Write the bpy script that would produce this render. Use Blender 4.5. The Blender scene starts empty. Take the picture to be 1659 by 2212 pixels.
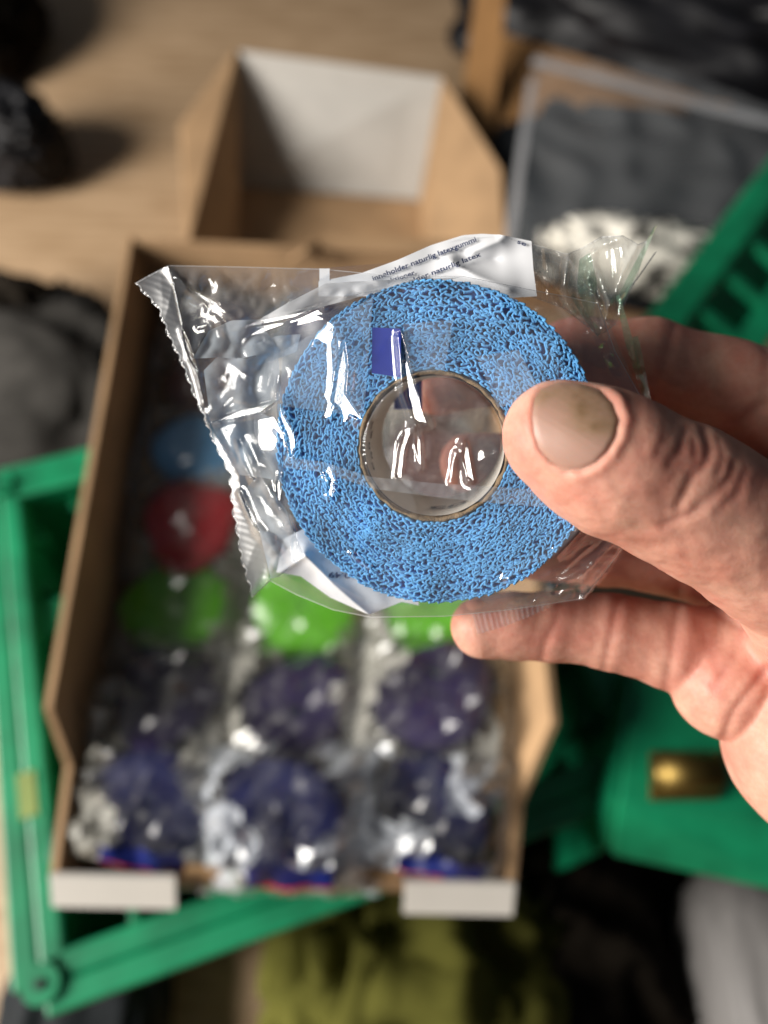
import bpy, bmesh, math, random
import numpy as np
from mathutils import Vector, Matrix
random.seed(7); RNG = np.random.default_rng(7)
SC = bpy.context.scene
COL = SC.collection
# ------------------------------------------------------------------ camera
FP = 1597.0; CX, CY = 829.5, 1106.0            # focal length and centre, in units of a 1659 x 2212 picture
PITCH, ROLL = math.radians(60), math.radians(2)
f_ = np.array([0, math.cos(PITCH), -math.sin(PITCH)]); u_ = np.array([0, math.sin(PITCH), math.cos(PITCH)]); r_ = np.array([1., 0, 0])
RX = r_*math.cos(ROLL)+u_*math.sin(ROLL); UP = -r_*math.sin(ROLL)+u_*math.cos(ROLL); FW = f_
CL = np.array([0, 0, .75])
cam = bpy.data.cameras.new('camera'); camo = bpy.data.objects.new('camera', cam); COL.objects.link(camo)
camo.matrix_world = Matrix(((RX[0], UP[0], -FW[0], CL[0]), (RX[1], UP[1], -FW[1], CL[1]), (RX[2], UP[2], -FW[2], CL[2]), (0, 0, 0, 1)))
cam.sensor_fit = 'VERTICAL'; cam.sensor_height = 34.6; cam.lens = FP/2212*34.6
cam.clip_start = .01; cam.clip_end = 50
cam.dof.use_dof = True; cam.dof.focus_distance = .1365; cam.dof.aperture_fstop = 6.4
SC.camera = camo
# ------------------------------------------------------------------ light
W = bpy.data.worlds.new('World'); SC.world = W; W.use_nodes = True
bg = W.node_tree.nodes['Background']; bg.inputs[0].default_value = (.80, .88, 1, 1); bg.inputs[1].default_value = .062
def area(name, loc, target, sx, sy, power, col):
    l = bpy.data.lights.new(name, 'AREA'); l.shape = 'ELLIPSE'; l.size = sx; l.size_y = sy; l.energy = power; l.color = col
    o = bpy.data.objects.new(name, l); COL.objects.link(o); o.location = loc
    o.rotation_euler = (Vector(target)-Vector(loc)).to_track_quat('-Z', 'Y').to_euler(); o['kind'] = 'helper'
    return o
area('window_light', (-1.85, -.22, 1.20), (0, .2, .4), 1.25, 1.25, 110, (1, .95, .88))
SC.view_settings.view_transform = 'Standard'; SC.view_settings.look = 'None'; SC.view_settings.gamma = 1; SC.view_settings.exposure = 0
SC.cycles.transparent_max_bounces = 24; SC.cycles.max_bounces = 10; SC.cycles.use_denoising = True
SC.cycles.caustics_reflective = False; SC.cycles.caustics_refractive = False; SC.cycles.sample_clamp_indirect = 6
# ------------------------------------------------------------------ helpers
def ray(px, py): return RX*((px-CX)/FP)+UP*((CY-py)/FP)+FW
def P(px, py, d): return CL+ray(px, py)*d
def PW(px, py, d):
    px, py, d = np.asarray(px, float), np.asarray(py, float), np.asarray(d, float)
    return CL+(RX*((px-CX)/FP)[..., None]+UP*((CY-py)/FP)[..., None]+FW)*d[..., None]
def az(px, py, z):
    d = ray(px, py); return CL+d*((z-CL[2])/d[2])
def pt(px, py, d=None, z=None): return P(px, py, d) if z is None else az(px, py, z)
def mesh(name, v, f, m=None, parent=None, smooth=False):
    me = bpy.data.meshes.new(name)
    me.from_pydata([tuple(map(float, a)) for a in v], [], [tuple(map(int, a)) for a in f]); me.update()
    if smooth: me.polygons.foreach_set('use_smooth', [True]*len(me.polygons))
    o = bpy.data.objects.new(name, me); COL.objects.link(o)
    if m: me.materials.append(m)
    if parent: o.parent = parent
    return o
def empty(name, loc=(0, 0, 0)):
    o = bpy.data.objects.new(name, None); COL.objects.link(o); o.location = loc; return o
def tag(o, label, cat, group=None):
    o['label'] = label; o['category'] = cat
    if group: o['group'] = group
    return o
def thing(name, label, cat, group=None): return tag(empty(name), label, cat, group)
def slab(name, pts, th, m, parent=None, bev=0):
    """a polygon given as 3D points, extruded by th along its normal"""
    pts = [np.array(p, float) for p in pts]; n = np.zeros(3)
    for a, b in zip(pts, pts[1:]+pts[:1]): n += np.cross(a, b)
    n /= np.linalg.norm(n); k = len(pts)
    v = pts+[p+n*th for p in pts]
    f = [list(range(k))[::-1], list(range(k, 2*k))]+[[i, (i+1) % k, k+(i+1) % k, k+i] for i in range(k)]
    o = mesh(name, v, f, m, parent)
    if bev:
        b = o.modifiers.new('b', 'BEVEL'); b.width = bev; b.segments = 2
    return o
def bar(name, a, b, w, h, m, parent=None, bev=.002):
    """a beam between two points at its top centre line"""
    a, b = np.array(a, float), np.array(b, float); d = (b-a)/np.linalg.norm(b-a); s = np.cross(d, (0, 0, 1)); s /= np.linalg.norm(s); s *= w/2
    return slab(name, [a+s, b+s, b-s, a-s], -h if False else h, m, parent, bev) if False else _bar(name, a, b, s, h, m, parent, bev)
def _bar(name, a, b, s, h, m, parent, bev):
    z = np.array([0, 0, -h]); v = [a-s, a+s, b+s, b-s, a-s+z, a+s+z, b+s+z, b-s+z]
    o = mesh(name, v, [(0, 1, 2, 3), (7, 6, 5, 4), (0, 4, 5, 1), (1, 5, 6, 2), (2, 6, 7, 3), (3, 7, 4, 0)], m, parent)
    if bev:
        q = o.modifiers.new('b', 'BEVEL'); q.width = bev; q.segments = 2
    return o
def grid_faces(nu, nv, wrap=False):
    i = np.arange(nu*nv).reshape(nu, nv); a, b, c, d = i[:-1, :-1], i[1:, :-1], i[1:, 1:], i[:-1, 1:]
    return np.stack([a, b, c, d], -1).reshape(-1, 4)
def noise2(x, y, seed=0):
    rg = np.random.default_rng(seed); N = 64; g = rg.uniform(0, 2*math.pi, (N, N)); gx, gy = np.cos(g), np.sin(g)
    xi, yi = np.floor(x).astype(int), np.floor(y).astype(int); xf, yf = x-xi, y-yi
    def dot(i, j): return gx[(xi+i) % N, (yi+j) % N]*(xf-i)+gy[(xi+i) % N, (yi+j) % N]*(yf-j)
    s = lambda t: t*t*t*(t*(t*6-15)+10)
    a = dot(0, 0)+(dot(1, 0)-dot(0, 0))*s(xf); b = dot(0, 1)+(dot(1, 1)-dot(0, 1))*s(xf)
    return a+(b-a)*s(yf)
def noise3(p, seed=0):
    return (noise2(p[:, 0]+3.7*p[:, 2], p[:, 1]-1.3*p[:, 2], seed)+noise2(p[:, 1]+2.1*p[:, 0]*.4, p[:, 2]+.7*p[:, 0], seed+1))*.8
def pathpts(pl, n):
    pl = np.array(pl, float); L = np.r_[0, np.cumsum(np.linalg.norm(np.diff(pl[:, :2], axis=0), axis=1))]; t = np.linspace(0, L[-1], n)
    return np.stack([np.interp(t, L, pl[:, k]) for k in range(pl.shape[1])], 1)
def polydist(x, y, pl):
    d = np.full(x.shape, 1e9)
    for (ax, ay), (bx, by) in zip(pl, pl[1:]):
        vx, vy = bx-ax, by-ay; t = np.clip(((x-ax)*vx+(y-ay)*vy)/(vx*vx+vy*vy+1e-9), 0, 1)
        d = np.minimum(d, np.hypot(x-ax-t*vx, y-ay-t*vy))
    return d
def inpoly(x, y, poly):
    r = np.zeros(x.shape, bool); n = len(poly)
    for i in range(n):
        (x1, y1), (x2, y2) = poly[i], poly[(i+1) % n]
        c = (y1 > y) != (y2 > y); r ^= c & (x < (x2-x1)*(y-y1)/((y2-y1) if y2 != y1 else 1e-9)+x1)
    return r
# ------------------------------------------------------------------ materials
def M(name, col, rough=.6, spec=.5, var=.15, scale=60, bump=0, bscale=300, **kw):
    m = bpy.data.materials.new(name); m.use_nodes = True; nt = m.node_tree; n = nt.nodes; b = n['Principled BSDF']
    tc = n.new('ShaderNodeTexCoord'); nz = n.new('ShaderNodeTexNoise'); nz.inputs['Scale'].default_value = scale; nz.inputs['Detail'].default_value = 5
    nt.links.new(tc.outputs['Object'], nz.inputs['Vector'])
    r = n.new('ShaderNodeValToRGB'); r.color_ramp.elements[0].position = .3; r.color_ramp.elements[1].position = .7
    r.color_ramp.elements[0].color = tuple(c*(1-var) for c in col)+(1,); r.color_ramp.elements[1].color = tuple(min(1, c*(1+var)) for c in col)+(1,)
    nt.links.new(nz.outputs['Fac'], r.inputs['Fac']); nt.links.new(r.outputs['Color'], b.inputs['Base Color'])
    b.inputs['Roughness'].default_value = rough; b.inputs['Specular IOR Level'].default_value = spec
    for k, v in kw.items(): b.inputs[k.replace('_', ' ')].default_value = v
    if bump:
        n2 = n.new('ShaderNodeTexNoise'); n2.inputs['Scale'].default_value = bscale; n2.inputs['Detail'].default_value = 4; nt.links.new(tc.outputs['Object'], n2.inputs['Vector'])
        bp = n.new('ShaderNodeBump'); bp.inputs['Strength'].default_value = bump; bp.inputs['Distance'].default_value = .001
        nt.links.new(n2.outputs['Fac'], bp.inputs['Height']); nt.links.new(bp.outputs['Normal'], b.inputs['Normal'])
    return m
def film_mat(name, tint=(.97, .975, .98), f0=.09, rough=.05, haze=.03, gl=(1, 1, 1), hazecol=(.8, .86, .95), bump=0):
    m = bpy.data.materials.new(name); m.use_nodes = True; nt = m.node_tree; n = nt.nodes; L = nt.links
    n.remove(n['Principled BSDF']); out = n['Material Output']
    geo = n.new('ShaderNodeNewGeometry'); dot = n.new('ShaderNodeVectorMath'); dot.operation = 'DOT_PRODUCT'
    L.new(geo.outputs['Normal'], dot.inputs[0]); L.new(geo.outputs['Incoming'], dot.inputs[1])
    def mth(op, a, b=None):
        q = n.new('ShaderNodeMath'); q.operation = op
        for i, v in enumerate((a, b)):
            if v is None: continue
            if isinstance(v, (int, float)): q.inputs[i].default_value = v
            else: L.new(v, q.inputs[i])
        return q.outputs[0]
    c = mth('ABSOLUTE', dot.outputs['Value']); p5 = mth('POWER', mth('SUBTRACT', 1, c), 5.0)
    fr = mth('ADD', mth('MULTIPLY', p5, 1-f0), f0)
    tr = n.new('ShaderNodeBsdfTransparent'); tr.inputs[0].default_value = tint+(1,)
    g = n.new('ShaderNodeBsdfGlossy'); g.inputs['Roughness'].default_value = rough; g.inputs[0].default_value = gl+(1,)
    df = n.new('ShaderNodeBsdfDiffuse'); df.inputs[0].default_value = hazecol+(1,)
    m1 = n.new('ShaderNodeMixShader'); m1.inputs[0].default_value = haze; L.new(tr.outputs[0], m1.inputs[1]); L.new(df.outputs[0], m1.inputs[2])
    m2 = n.new('ShaderNodeMixShader'); L.new(fr, m2.inputs[0]); L.new(m1.outputs[0], m2.inputs[1]); L.new(g.outputs[0], m2.inputs[2])
    L.new(m2.outputs[0], out.inputs['Surface'])
    return m
def wood_mat():
    m = bpy.data.materials.new('pale_wood'); m.use_nodes = True; nt = m.node_tree; n = nt.nodes; L = nt.links; b = n['Principled BSDF']
    tc = n.new('ShaderNodeTexCoord'); mp = n.new('ShaderNodeMapping'); mp.inputs['Scale'].default_value = (3, 22, 1); mp.inputs['Rotation'].default_value = (0, 0, -.12)
    L.new(tc.outputs['Object'], mp.inputs[0]); nz = n.new('ShaderNodeTexNoise'); nz.inputs['Scale'].default_value = 3; nz.inputs['Detail'].default_value = 8; nz.inputs['Distortion'].default_value = .8
    L.new(mp.outputs[0], nz.inputs['Vector']); r = n.new('ShaderNodeValToRGB'); e = r.color_ramp.elements
    e[0].position = .3; e[0].color = (.34, .22, .12, 1); e[1].position = .72; e[1].color = (.53, .37, .23, 1)
    L.new(nz.outputs['Fac'], r.inputs['Fac']); L.new(r.outputs['Color'], b.inputs['Base Color']); b.inputs['Roughness'].default_value = .55
    return m
MAT = dict(
 wood=wood_mat(), card=M('brown_cardboard', (.37, .235, .128), .8, .2, .16, 18, .2, 500), cardwhite=M('white_card', (.62, .59, .54), .6, .3, .05, 20),
 cardedge=M('corrugated_edge', (.36, .22, .11), .9, .1, .35, 400),
 green=M('green_plastic', (.004, .215, .092), .45, .45, .32, 26), gold=M('brass', (.22, .15, .045), .5, .5, .2, 60, Metallic=1.0),
 crepe=M('blue_crepe', (.125, .40, .76), .7, .18, .2, 120, .2, 3000), crepeshade=M('blue_crepe_shade', (.026, .105, .29), .8, .2, .2, 300),  # inner crepe: same blue darkened, shade of the gaps painted in
 core=M('brown_core_board', (.26, .18, .10), .7, .3, .35, 700, .4, 2500), liner=M('grey_white_paper', (.62, .59, .53), .55, .4, .06, 200),
 label=M('white_printed_film', (.86, .87, .90), .35, .5, .03, 100), packlabel=film_mat('pack_print', f0=.08, rough=.2, haze=.52, hazecol=(.46, .45, .40)), packlabel2=film_mat('pack_print_white', f0=.12, rough=.14, haze=.55, hazecol=(.66, .70, .76)), ink=M('navy_ink', (.025, .04, .11), .5, .3, .1, 300), black=M('black_ink', (.012, .012, .013), .5, .3, .1, 300),
 bandblue=M('blue_band_print', (.006, .014, .13), .4, .4, .2, 300), bluepr=M('deep_blue_print', (.008, .028, .36), .35, .5, .1, 400),
 film=film_mat('clear_film', f0=.08, haze=.05, rough=.08), filmt=film_mat('twisted_film', f0=.17, rough=.10, haze=.15, hazecol=(.85, .88, .86)), film2=film_mat('clear_film_back', f0=.08, rough=.16, haze=.10, hazecol=(.78, .72, .68)), seal=film_mat('crimped_film', f0=.10, rough=.3, haze=.10), filmg=film_mat('green_reflection_film', tint=(.80, .95, .87), f0=.08, rough=.12, haze=.16, hazecol=(.25, .62, .45)),  # green film: tint and haze colour stand in for the crate's reflection
 filmp=film_mat('pack_film', f0=.045, rough=.24, haze=.04, hazecol=(.7, .7, .65)),
 blackp=M('black_plastic', (.006, .006, .008), .5, .35, .3, 30), grey=M('dark_grey_cloth', (.05, .047, .043), .9, .1, .3, 40, .3, 400), olive=M('olive_cloth', (.10, .097, .020), .9, .1, .25, 12, .3, 300),
 dark=M('dark_brown_cloth', (.012, .009, .006), .9, .1, .4, 20), slate=M('slate_cloth', (.014, .017, .020), .75, .2, .35, 18, .3, 200), lgrey=M('light_grey_plastic', (.20, .19, .185), .55, .3, .05, 10),
 white=M('off_white_cloth', (.50, .48, .43), .8, .2, .9, 26), tan=M('orange_brown_card', (.36, .19, .075), .8, .2, .12, 20),
)
_e = [q for q in MAT['white'].node_tree.nodes if q.type == 'VALTORGB'][0].color_ramp.elements; _e[0].position = .44; _e[1].position = .52
SKIN = bpy.data.materials.new('skin'); SKIN.use_nodes = True
def skin_nodes():
    nt = SKIN.node_tree; n = nt.nodes; L = nt.links; b = n['Principled BSDF']
    tc = n.new('ShaderNodeTexCoord')
    def nz(scale, det=4, dist=0):
        q = n.new('ShaderNodeTexNoise'); q.inputs['Scale'].default_value = scale; q.inputs['Detail'].default_value = det; q.inputs['Distortion'].default_value = dist
        L.new(tc.outputs['Object'], q.inputs['Vector']); return q
    r = n.new('ShaderNodeValToRGB'); e = r.color_ramp.elements; e[0].position = .32; e[0].color = (.54, .235, .175, 1); e[1].position = .68; e[1].color = (.62, .345, .26, 1)
    a = nz(130, 5, .5); L.new(a.outputs['Fac'], r.inputs['Fac'])
    at = n.new('ShaderNodeAttribute'); at.attribute_name = 'red'
    mx = n.new('ShaderNodeMix'); mx.data_type = 'RGBA'; L.new(at.outputs['Fac'], mx.inputs[0]); L.new(r.outputs['Color'], mx.inputs[6]); mx.inputs[7].default_value = (.42, .12, .095, 1)
    sp = nz(900, 3); r2 = n.new('ShaderNodeValToRGB'); r2.color_ramp.elements[0].position = .35; r2.color_ramp.elements[0].color = (.94, .91, .9, 1); r2.color_ramp.elements[1].position = .6; r2.color_ramp.elements[1].color = (1, 1, 1, 1)
    L.new(sp.outputs['Fac'], r2.inputs['Fac']); mu = n.new('ShaderNodeMix'); mu.data_type = 'RGBA'; mu.blend_type = 'MULTIPLY'; mu.inputs[0].default_value = 1
    L.new(mx.outputs[2], mu.inputs[6]); L.new(r2.outputs['Color'], mu.inputs[7]); L.new(mu.outputs[2], b.inputs['Base Color'])
    b.inputs['Roughness'].default_value = .52; b.inputs['Specular IOR Level'].default_value = .38
    b.inputs['Subsurface Weight'].default_value = .6; b.inputs['Subsurface Radius'].default_value = (1, .4, .25); b.inputs['Subsurface Scale'].default_value = .003
    vo = n.new('ShaderNodeTexVoronoi'); vo.feature = 'DISTANCE_TO_EDGE'; vo.inputs['Scale'].default_value = 1100
    wr = nz(300, 4, .6); wv = n.new('ShaderNodeMixRGB') if False else None
    add = n.new('ShaderNodeVectorMath'); add.operation = 'MULTIPLY_ADD'; L.new(wr.outputs['Color'], add.inputs[0]); add.inputs[1].default_value = (.002, .002, .002); L.new(tc.outputs['Object'], add.inputs[2]); L.new(add.outputs[0], vo.inputs['Vector'])
    ml = n.new('ShaderNodeMath'); ml.operation = 'MINIMUM'; L.new(vo.outputs['Distance'], ml.inputs[0]); ml.inputs[1].default_value = .12
    ad = n.new('ShaderNodeMath'); ad.operation = 'MULTIPLY_ADD'; L.new(wr.outputs['Fac'], ad.inputs[0]); ad.inputs[1].default_value = .18; L.new(ml.outputs[0], ad.inputs[2])
    bp = n.new('ShaderNodeBump'); bp.inputs['Strength'].default_value = .32; bp.inputs['Distance'].default_value = .0007; L.new(ad.outputs[0], bp.inputs['Height']); L.new(bp.outputs['Normal'], b.inputs['Normal'])
skin_nodes()
def nail_mat():
    m = bpy.data.materials.new('thumb_nail'); m.use_nodes = True; nt = m.node_tree; n = nt.nodes; L = nt.links; b = n['Principled BSDF']
    at = n.new('ShaderNodeAttribute'); at.attribute_name = 'dirt'; tc = n.new('ShaderNodeTexCoord'); q = n.new('ShaderNodeTexNoise'); q.inputs['Scale'].default_value = 420; q.inputs['Detail'].default_value = 5
    L.new(tc.outputs['Object'], q.inputs['Vector'])
    ml = n.new('ShaderNodeMath'); ml.operation = 'MULTIPLY'; L.new(at.outputs['Fac'], ml.inputs[0]); L.new(q.outputs['Fac'], ml.inputs[1])
    r = n.new('ShaderNodeValToRGB'); e = r.color_ramp.elements; e[0].position = 0; e[0].color = (.38, .225, .175, 1); e[1].position = .75; e[1].color = (.15, .085, .035, 1)
    k = e.new(.25); k.color = (.29, .18, .115, 1)
    L.new(ml.outputs[0], r.inputs['Fac']); L.new(r.outputs['Color'], b.inputs['Base Color']); b.inputs['Roughness'].default_value = .5; b.inputs['Subsurface Weight'].default_value = .2; b.inputs['Subsurface Scale'].default_value = .001
    return m
MAT['nail'] = nail_mat()
# ------------------------------------------------------------------ floor
s = 6.0
fl = mesh('floor', [(-s, -s, 0), (s, -s, 0), (s, s+2, 0), (-s, s+2, 0)], [(0, 1, 2, 3)], MAT['wood']); fl['kind'] = 'structure'
# ------------------------------------------------------------------ green crate
GZ = .255
crate = thing('plastic_crate', 'green plastic crate standing under the open brown carton', 'crate')
A = az(92, 2125, GZ); B = az(1345, 1672, GZ); D0 = az(0, 1640, GZ)
ex = (B-A)/np.linalg.norm(B-A); ey = np.array([-ex[1], ex[0], 0]); wx = .385; wy = .345
c00, c10, c11, c01 = A, A+ex*wx, A+ex*wx+ey*wy, A+ey*wy
G = MAT['green']
for a, b in ((c00, c10), (c10, c11), (c11, c01), (c01, c00)):
    d = (b-a)/np.linalg.norm(b-a); n = np.array([-d[1], d[0], 0])
    bar('rim', a+n*.006, b+n*.006, .016, .030, G, crate, .003)
    bar('rim_lip', a-n*.0095, b-n*.0095, .0152, .008, G, crate, .002)
    w_ = slab('wall', [a+n*.012+(0, 0, -.03), b+n*.012+(0, 0, -.03), b+n*.026-(0, 0, GZ-.004), a+n*.026-(0, 0, GZ-.004)], .004, G, crate)
    L_ = np.linalg.norm(b-a)
    for k in range(1, 8):
        q = a+d*L_*k/8+n*.004
        bar('rib', q+(0, 0, -.02), q+n*.0201+(0, 0, -.02), .006, .19, G, crate, .001)
for q in (c00, c10, c11, c01):
    bm = bmesh.new(); bmesh.ops.create_cone(bm, segments=24, radius1=.0105, radius2=.0105, depth=.05, cap_ends=True); bmesh.ops.translate(bm, verts=bm.verts, vec=q+(0, 0, -.021))
    me = bpy.data.meshes.new('corner_post'); bm.to_mesh(me); bm.free(); me.materials.append(G); o = bpy.data.objects.new('corner_post', me); COL.objects.link(o); o.parent = crate
    bm = bmesh.new(); bmesh.ops.create_cone(bm, segments=16, radius1=.0028, radius2=.0028, depth=.002, cap_ends=True); bmesh.ops.translate(bm, verts=bm.verts, vec=q+(0, 0, .0048))
    me = bpy.data.meshes.new('post_hole'); bm.to_mesh(me); bm.free(); me.materials.append(MAT['blackp']); o = bpy.data.objects.new('post_hole', me); COL.objects.link(o); o.parent = crate
slab('base', [c00+(0, 0, -GZ+.004), c10+(0, 0, -GZ+.004), c11+(0, 0, -GZ+.004), c01+(0, 0, -GZ+.004)], .004, G, crate)
# second shelf of lugs on the left side, below the rim
for k, t in enumerate((.25, .47, .62)):
    q = c00+ey*wy*t+ex*.022; bar('lug', q+(0, 0, -.012), q+ey*.03+(0, 0, -.012), .026, .02, G, crate, .003)
# yellow sticker on the left rim
q = az(60, 1715, GZ+.001); mesh('sticker', [q-ex*.006-ey*.014, q+ex*.005-ey*.014, q+ex*.005+ey*.014, q-ex*.006+ey*.014], [(0, 1, 2, 3)], M('yellow_sticker', (.20, .27, .07), .5), crate)
# right-hand crate with a brass latch, and its far rim
crate2 = thing('plastic_tub', 'green plastic tub with a brass latch below the palm', 'tub')
z2 = .262
p = [az(1322, 1850, z2), az(1760, 1945, z2), az(1760, 1790, z2+.03), az(1338, 1735, z2+.03)]
slab('front_panel', p, -.006, G, crate2, .002)
slab('top_ledge', [az(1338, 1735, z2+.031), az(1760, 1790, z2+.031), az(1800, 1440, z2+.031), az(1380, 1440, z2+.031)], -.006, G, crate2, .002)
slab('side_panel', [az(1326, 1846, z2-.001)+(-.001, .004, 0), az(1338, 1738, z2+.029)+(-.001, .004, 0), az(1375, 1440, z2+.029), az(1375, 1440, z2+.029)-(0, 0, .2), az(1326, 1846, z2)-(0, 0, .17)], .004, G, crate2)
lt = slab('latch_plate', [az(1405, 1728, z2+.036), az(1556, 1726, z2+.036), az(1566, 1622, z2+.036), az(1405, 1622, z2+.036)], -.003, MAT['gold'], crate2, .001)
pa, pb = az(1412, 1672, z2+.046), az(1556, 1668, z2+.046)
bm = bmesh.new(); bmesh.ops.create_cone(bm, segments=32, radius1=.0105, radius2=.0105, depth=float(np.linalg.norm(pb-pa)), cap_ends=True)
bmesh.ops.bevel(bm, geom=[e for e in bm.edges if len(e.link_faces) == 2 and e.calc_face_angle() > 1], offset=.003, segments=3, affect='EDGES')
bm.transform(Matrix.Translation(Vector((pa+pb)/2)) @ Vector(pb-pa).to_track_quat('Z', 'Y').to_matrix().to_4x4())
me = bpy.data.meshes.new('latch_barrel'); bm.to_mesh(me); bm.free(); me.polygons.foreach_set('use_smooth', [True]*len(me.polygons)); me.materials.append(MAT['gold']); o = bpy.data.objects.new('latch_barrel', me); COL.objects.link(o); o.parent = lt
crate3 = thing('crate_lid', 'raised green plastic crate lid behind the index finger at the right edge', 'lid')
a, b = az(1400, 740, .24), az(1720, 320, .24)
bar('rim', a, b, .034, .012, G, crate3, .003)
d = (b-a)/np.linalg.norm(b-a); n = np.array([d[1], -d[0], 0])
bar('inner_rim', a+n*.075-(0, 0, .02), b+n*.075-(0, 0, .02), .028, .014, G, crate3, .003)
for k in range(6):
    q = a+(b-a)*(k+.3)/6; bar('cross_rib', q+n*.012+(0, 0, -.004), q+n*.07+(0, 0, -.02), .012, .01, G, crate3, .002)
slab('web', [a+n*.015-(0, 0, .03), b+n*.015-(0, 0, .03), b+n*.09-(0, 0, .06), a+n*.09-(0, 0, .06)], .003, G, crate3)
# ------------------------------------------------------------------ display carton
ct = thing('display_carton', 'open brown cardboard carton holding rows of wrapped rolls', 'carton')
ZB, ZR, ZF = .262, .345, .305
BL, BR = az(275, 511, ZR), az(1092, 552, ZR); L2, L3, FL = az(95, 1530, ZR), az(140, 1655, ZF), az(108, 1885, ZF)
R2, R3, FR = az(1206, 1560, ZR), az(1131, 1735, ZF), az(1115, 1905, ZF)
dn = lambda p, z=ZB: np.array([p[0], p[1], z])
ins = lambda p, dx, z=ZB: np.array([p[0]+dx, p[1], z])
CB = MAT['card']
slab('left_wall', [ins(BL, .004), ins(FL, .004), FL, L3, L2, BL], -.004, CB, ct)
slab('right_wall', [BR, R2, R3, FR, ins(FR, -.004), ins(BR, -.004)], -.004, CB, ct)
slab('back_wall', [dn(BL)+(.004, 0, 0), BL+(.004, 0, -.001), BR+(-.004, 0, -.001), dn(BR)+(-.004, 0, 0)], -.004, CB, ct)
slab('floor_panel', [dn(FL), dn(FR), dn(BR), dn(BL)], .003, CB, ct)
m0, m1 = FL+(FR-FL)*.27, FL+(FR-FL)*.76
slab('front_wall', [dn(FL)+(.004, 0, 0), dn(FR)+(-.004, 0, 0), FR+(-.004, 0, -.012), FL+(.004, 0, -.012)], .004, CB, ct)
for nm, a, b, dip in (('front_flap', FL+(.001, 0, 0), m0, 0), ('front_flap', m1, FR+(-.001, 0, 0), 0)):
    slab(nm, [a+(0, -.014, -.013), b+(0, -.014, -.013), b+(0, .0005, .0005), a+(0, .0005, .0005)], .003, MAT['cardwhite'], ct)
slab('corrugated_edge', [m0+(.002, .0, -.009), m1+(-.002, 0, -.009), m1+(-.002, .006, -.008), m0+(.002, .006, -.008)], .001, MAT['cardedge'], ct)
# torn back tab and lower strip in front of the back wall
slab('tab', [az(625, 560, ZR-.004), az(700, 565, ZR-.004), az(690, 520, ZR+.006), az(660, 535, ZR+.012)], .003, CB, ct)
slab('back_flap', [az(700, 545, ZR+.001), az(1080, 560, ZR+.001), az(1085, 530, ZR+.003), az(705, 512, ZR+.003)], .003, CB, ct)
# ------------------------------------------------------------------ second carton behind
c2 = thing('empty_carton', 'empty open carton with a white inner back wall on the wooden surface', 'carton')
zt = .165
P1, P2, P3 = az(510, 108, zt), az(956, 168, zt), None
bl0, br0 = az(516, 402, .004), az(908, 432, .004)
q1, q2 = az(388, 272, .135), az(1086, 368, .135)
f1, f2 = az(402, 520, .09), az(1096, 520, .09)
slab('back_wall', [bl0, br0, P2, P1], -.004, M('shaded_white_card', (.42, .40, .37), .65, .3, .06, 20), c2)  # white card greyed, the wall's shade painted into its colour
slab('left_wall', [bl0+(-.002, 0, 0), P1+(-.002, 0, 0), q1, f1, az(500, 640, .004)], .004, CB, c2)
slab('right_wall', [br0+(.002, 0, 0), az(930, 660, .004), f2, q2, P2+(.002, 0, 0)], .004, CB, c2)
slab('floor_panel', [az(505, 640, .003), az(925, 660, .003), az(907, 436, .003), az(517, 406, .003)], .002, CB, c2)
# ------------------------------------------------------------------ brown box at the top right with dark contents
c3 = thing('brown_box', 'orange brown cardboard box with a raised flap at the top right', 'box')
slab('flap', [az(985, 300, .10), az(1062, 300, .10), az(1095, -40, .22), az(1030, -40, .22)], .005, MAT['tan'], c3)
slab('front_edge', [az(1062, 300, .10), az(1800, 420, .10), az(1800, 300, .10), az(1085, 78, .14)], .005, MAT['tan'], c3)
slab('inner_panel', [az(1100, 660, .02), az(1750, 700, .02), az(1800, 240, .03), az(1090, 150, .03)], .005, MAT['tan'], c3)
# ------------------------------------------------------------------ crumpled bags and cloths
def crumple(name, c, size, m, seed, amp=.25, freq=2.2, label=None, cat=None, rot=0, flat=True, sub=5, part=None):
    bm = bmesh.new(); bmesh.ops.create_icosphere(bm, subdivisions=sub, radius=1)
    me = bpy.data.meshes.new(name); bm.to_mesh(me); bm.free()
    v = np.empty(len(me.vertices)*3); me.vertices.foreach_get('co', v); v = v.reshape(-1, 3)
    n1 = 1-2*np.abs(noise3(v*freq+seed, seed)); n2 = 1-2*np.abs(noise3(v*freq*2.6+seed, seed+3)); n3 = noise3(v*freq*6, seed+9)
    w = np.sign(v)*np.abs(v)**.75
    w = w*(1+amp*(n1-.5)+amp*.45*(n2-.5)+amp*.12*n3)[:, None]
    w *= np.array(size); w[:, 2] = np.maximum(w[:, 2], -size[2]*.45)
    cs, sn = math.cos(rot), math.sin(rot); w = np.stack([w[:, 0]*cs-w[:, 1]*sn, w[:, 0]*sn+w[:, 1]*cs, w[:, 2]], 1)+np.array(c)
    me.vertices.foreach_set('co', w.ravel()); me.polygons.foreach_set('use_smooth', [True]*len(me.polygons)); me.materials.append(m); me.update()
    o = bpy.data.objects.new(name, me); COL.objects.link(o)
    if label: tag(o, label, cat)
    if part: o.parent = part
    return o
crumple('plastic_bag', az(10, 310, .05), (.085, .06, .075), MAT['blackp'], 3, .3, label='black crumpled plastic bag at the upper left edge', cat='bag', rot=-.2)
crumple('dark_pouch', az(-90, 50, .05), (.13, .14, .09), MAT['dark'], 5, .2, label='dark pouch in the top left corner', cat='pouch')
crumple('grey_cloth', az(40, 920, .04), (.135, .19, .07), MAT['grey'], 8, .2, 1.6, label='dark grey crumpled cloth left of the carton', cat='cloth', rot=.3)
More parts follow.
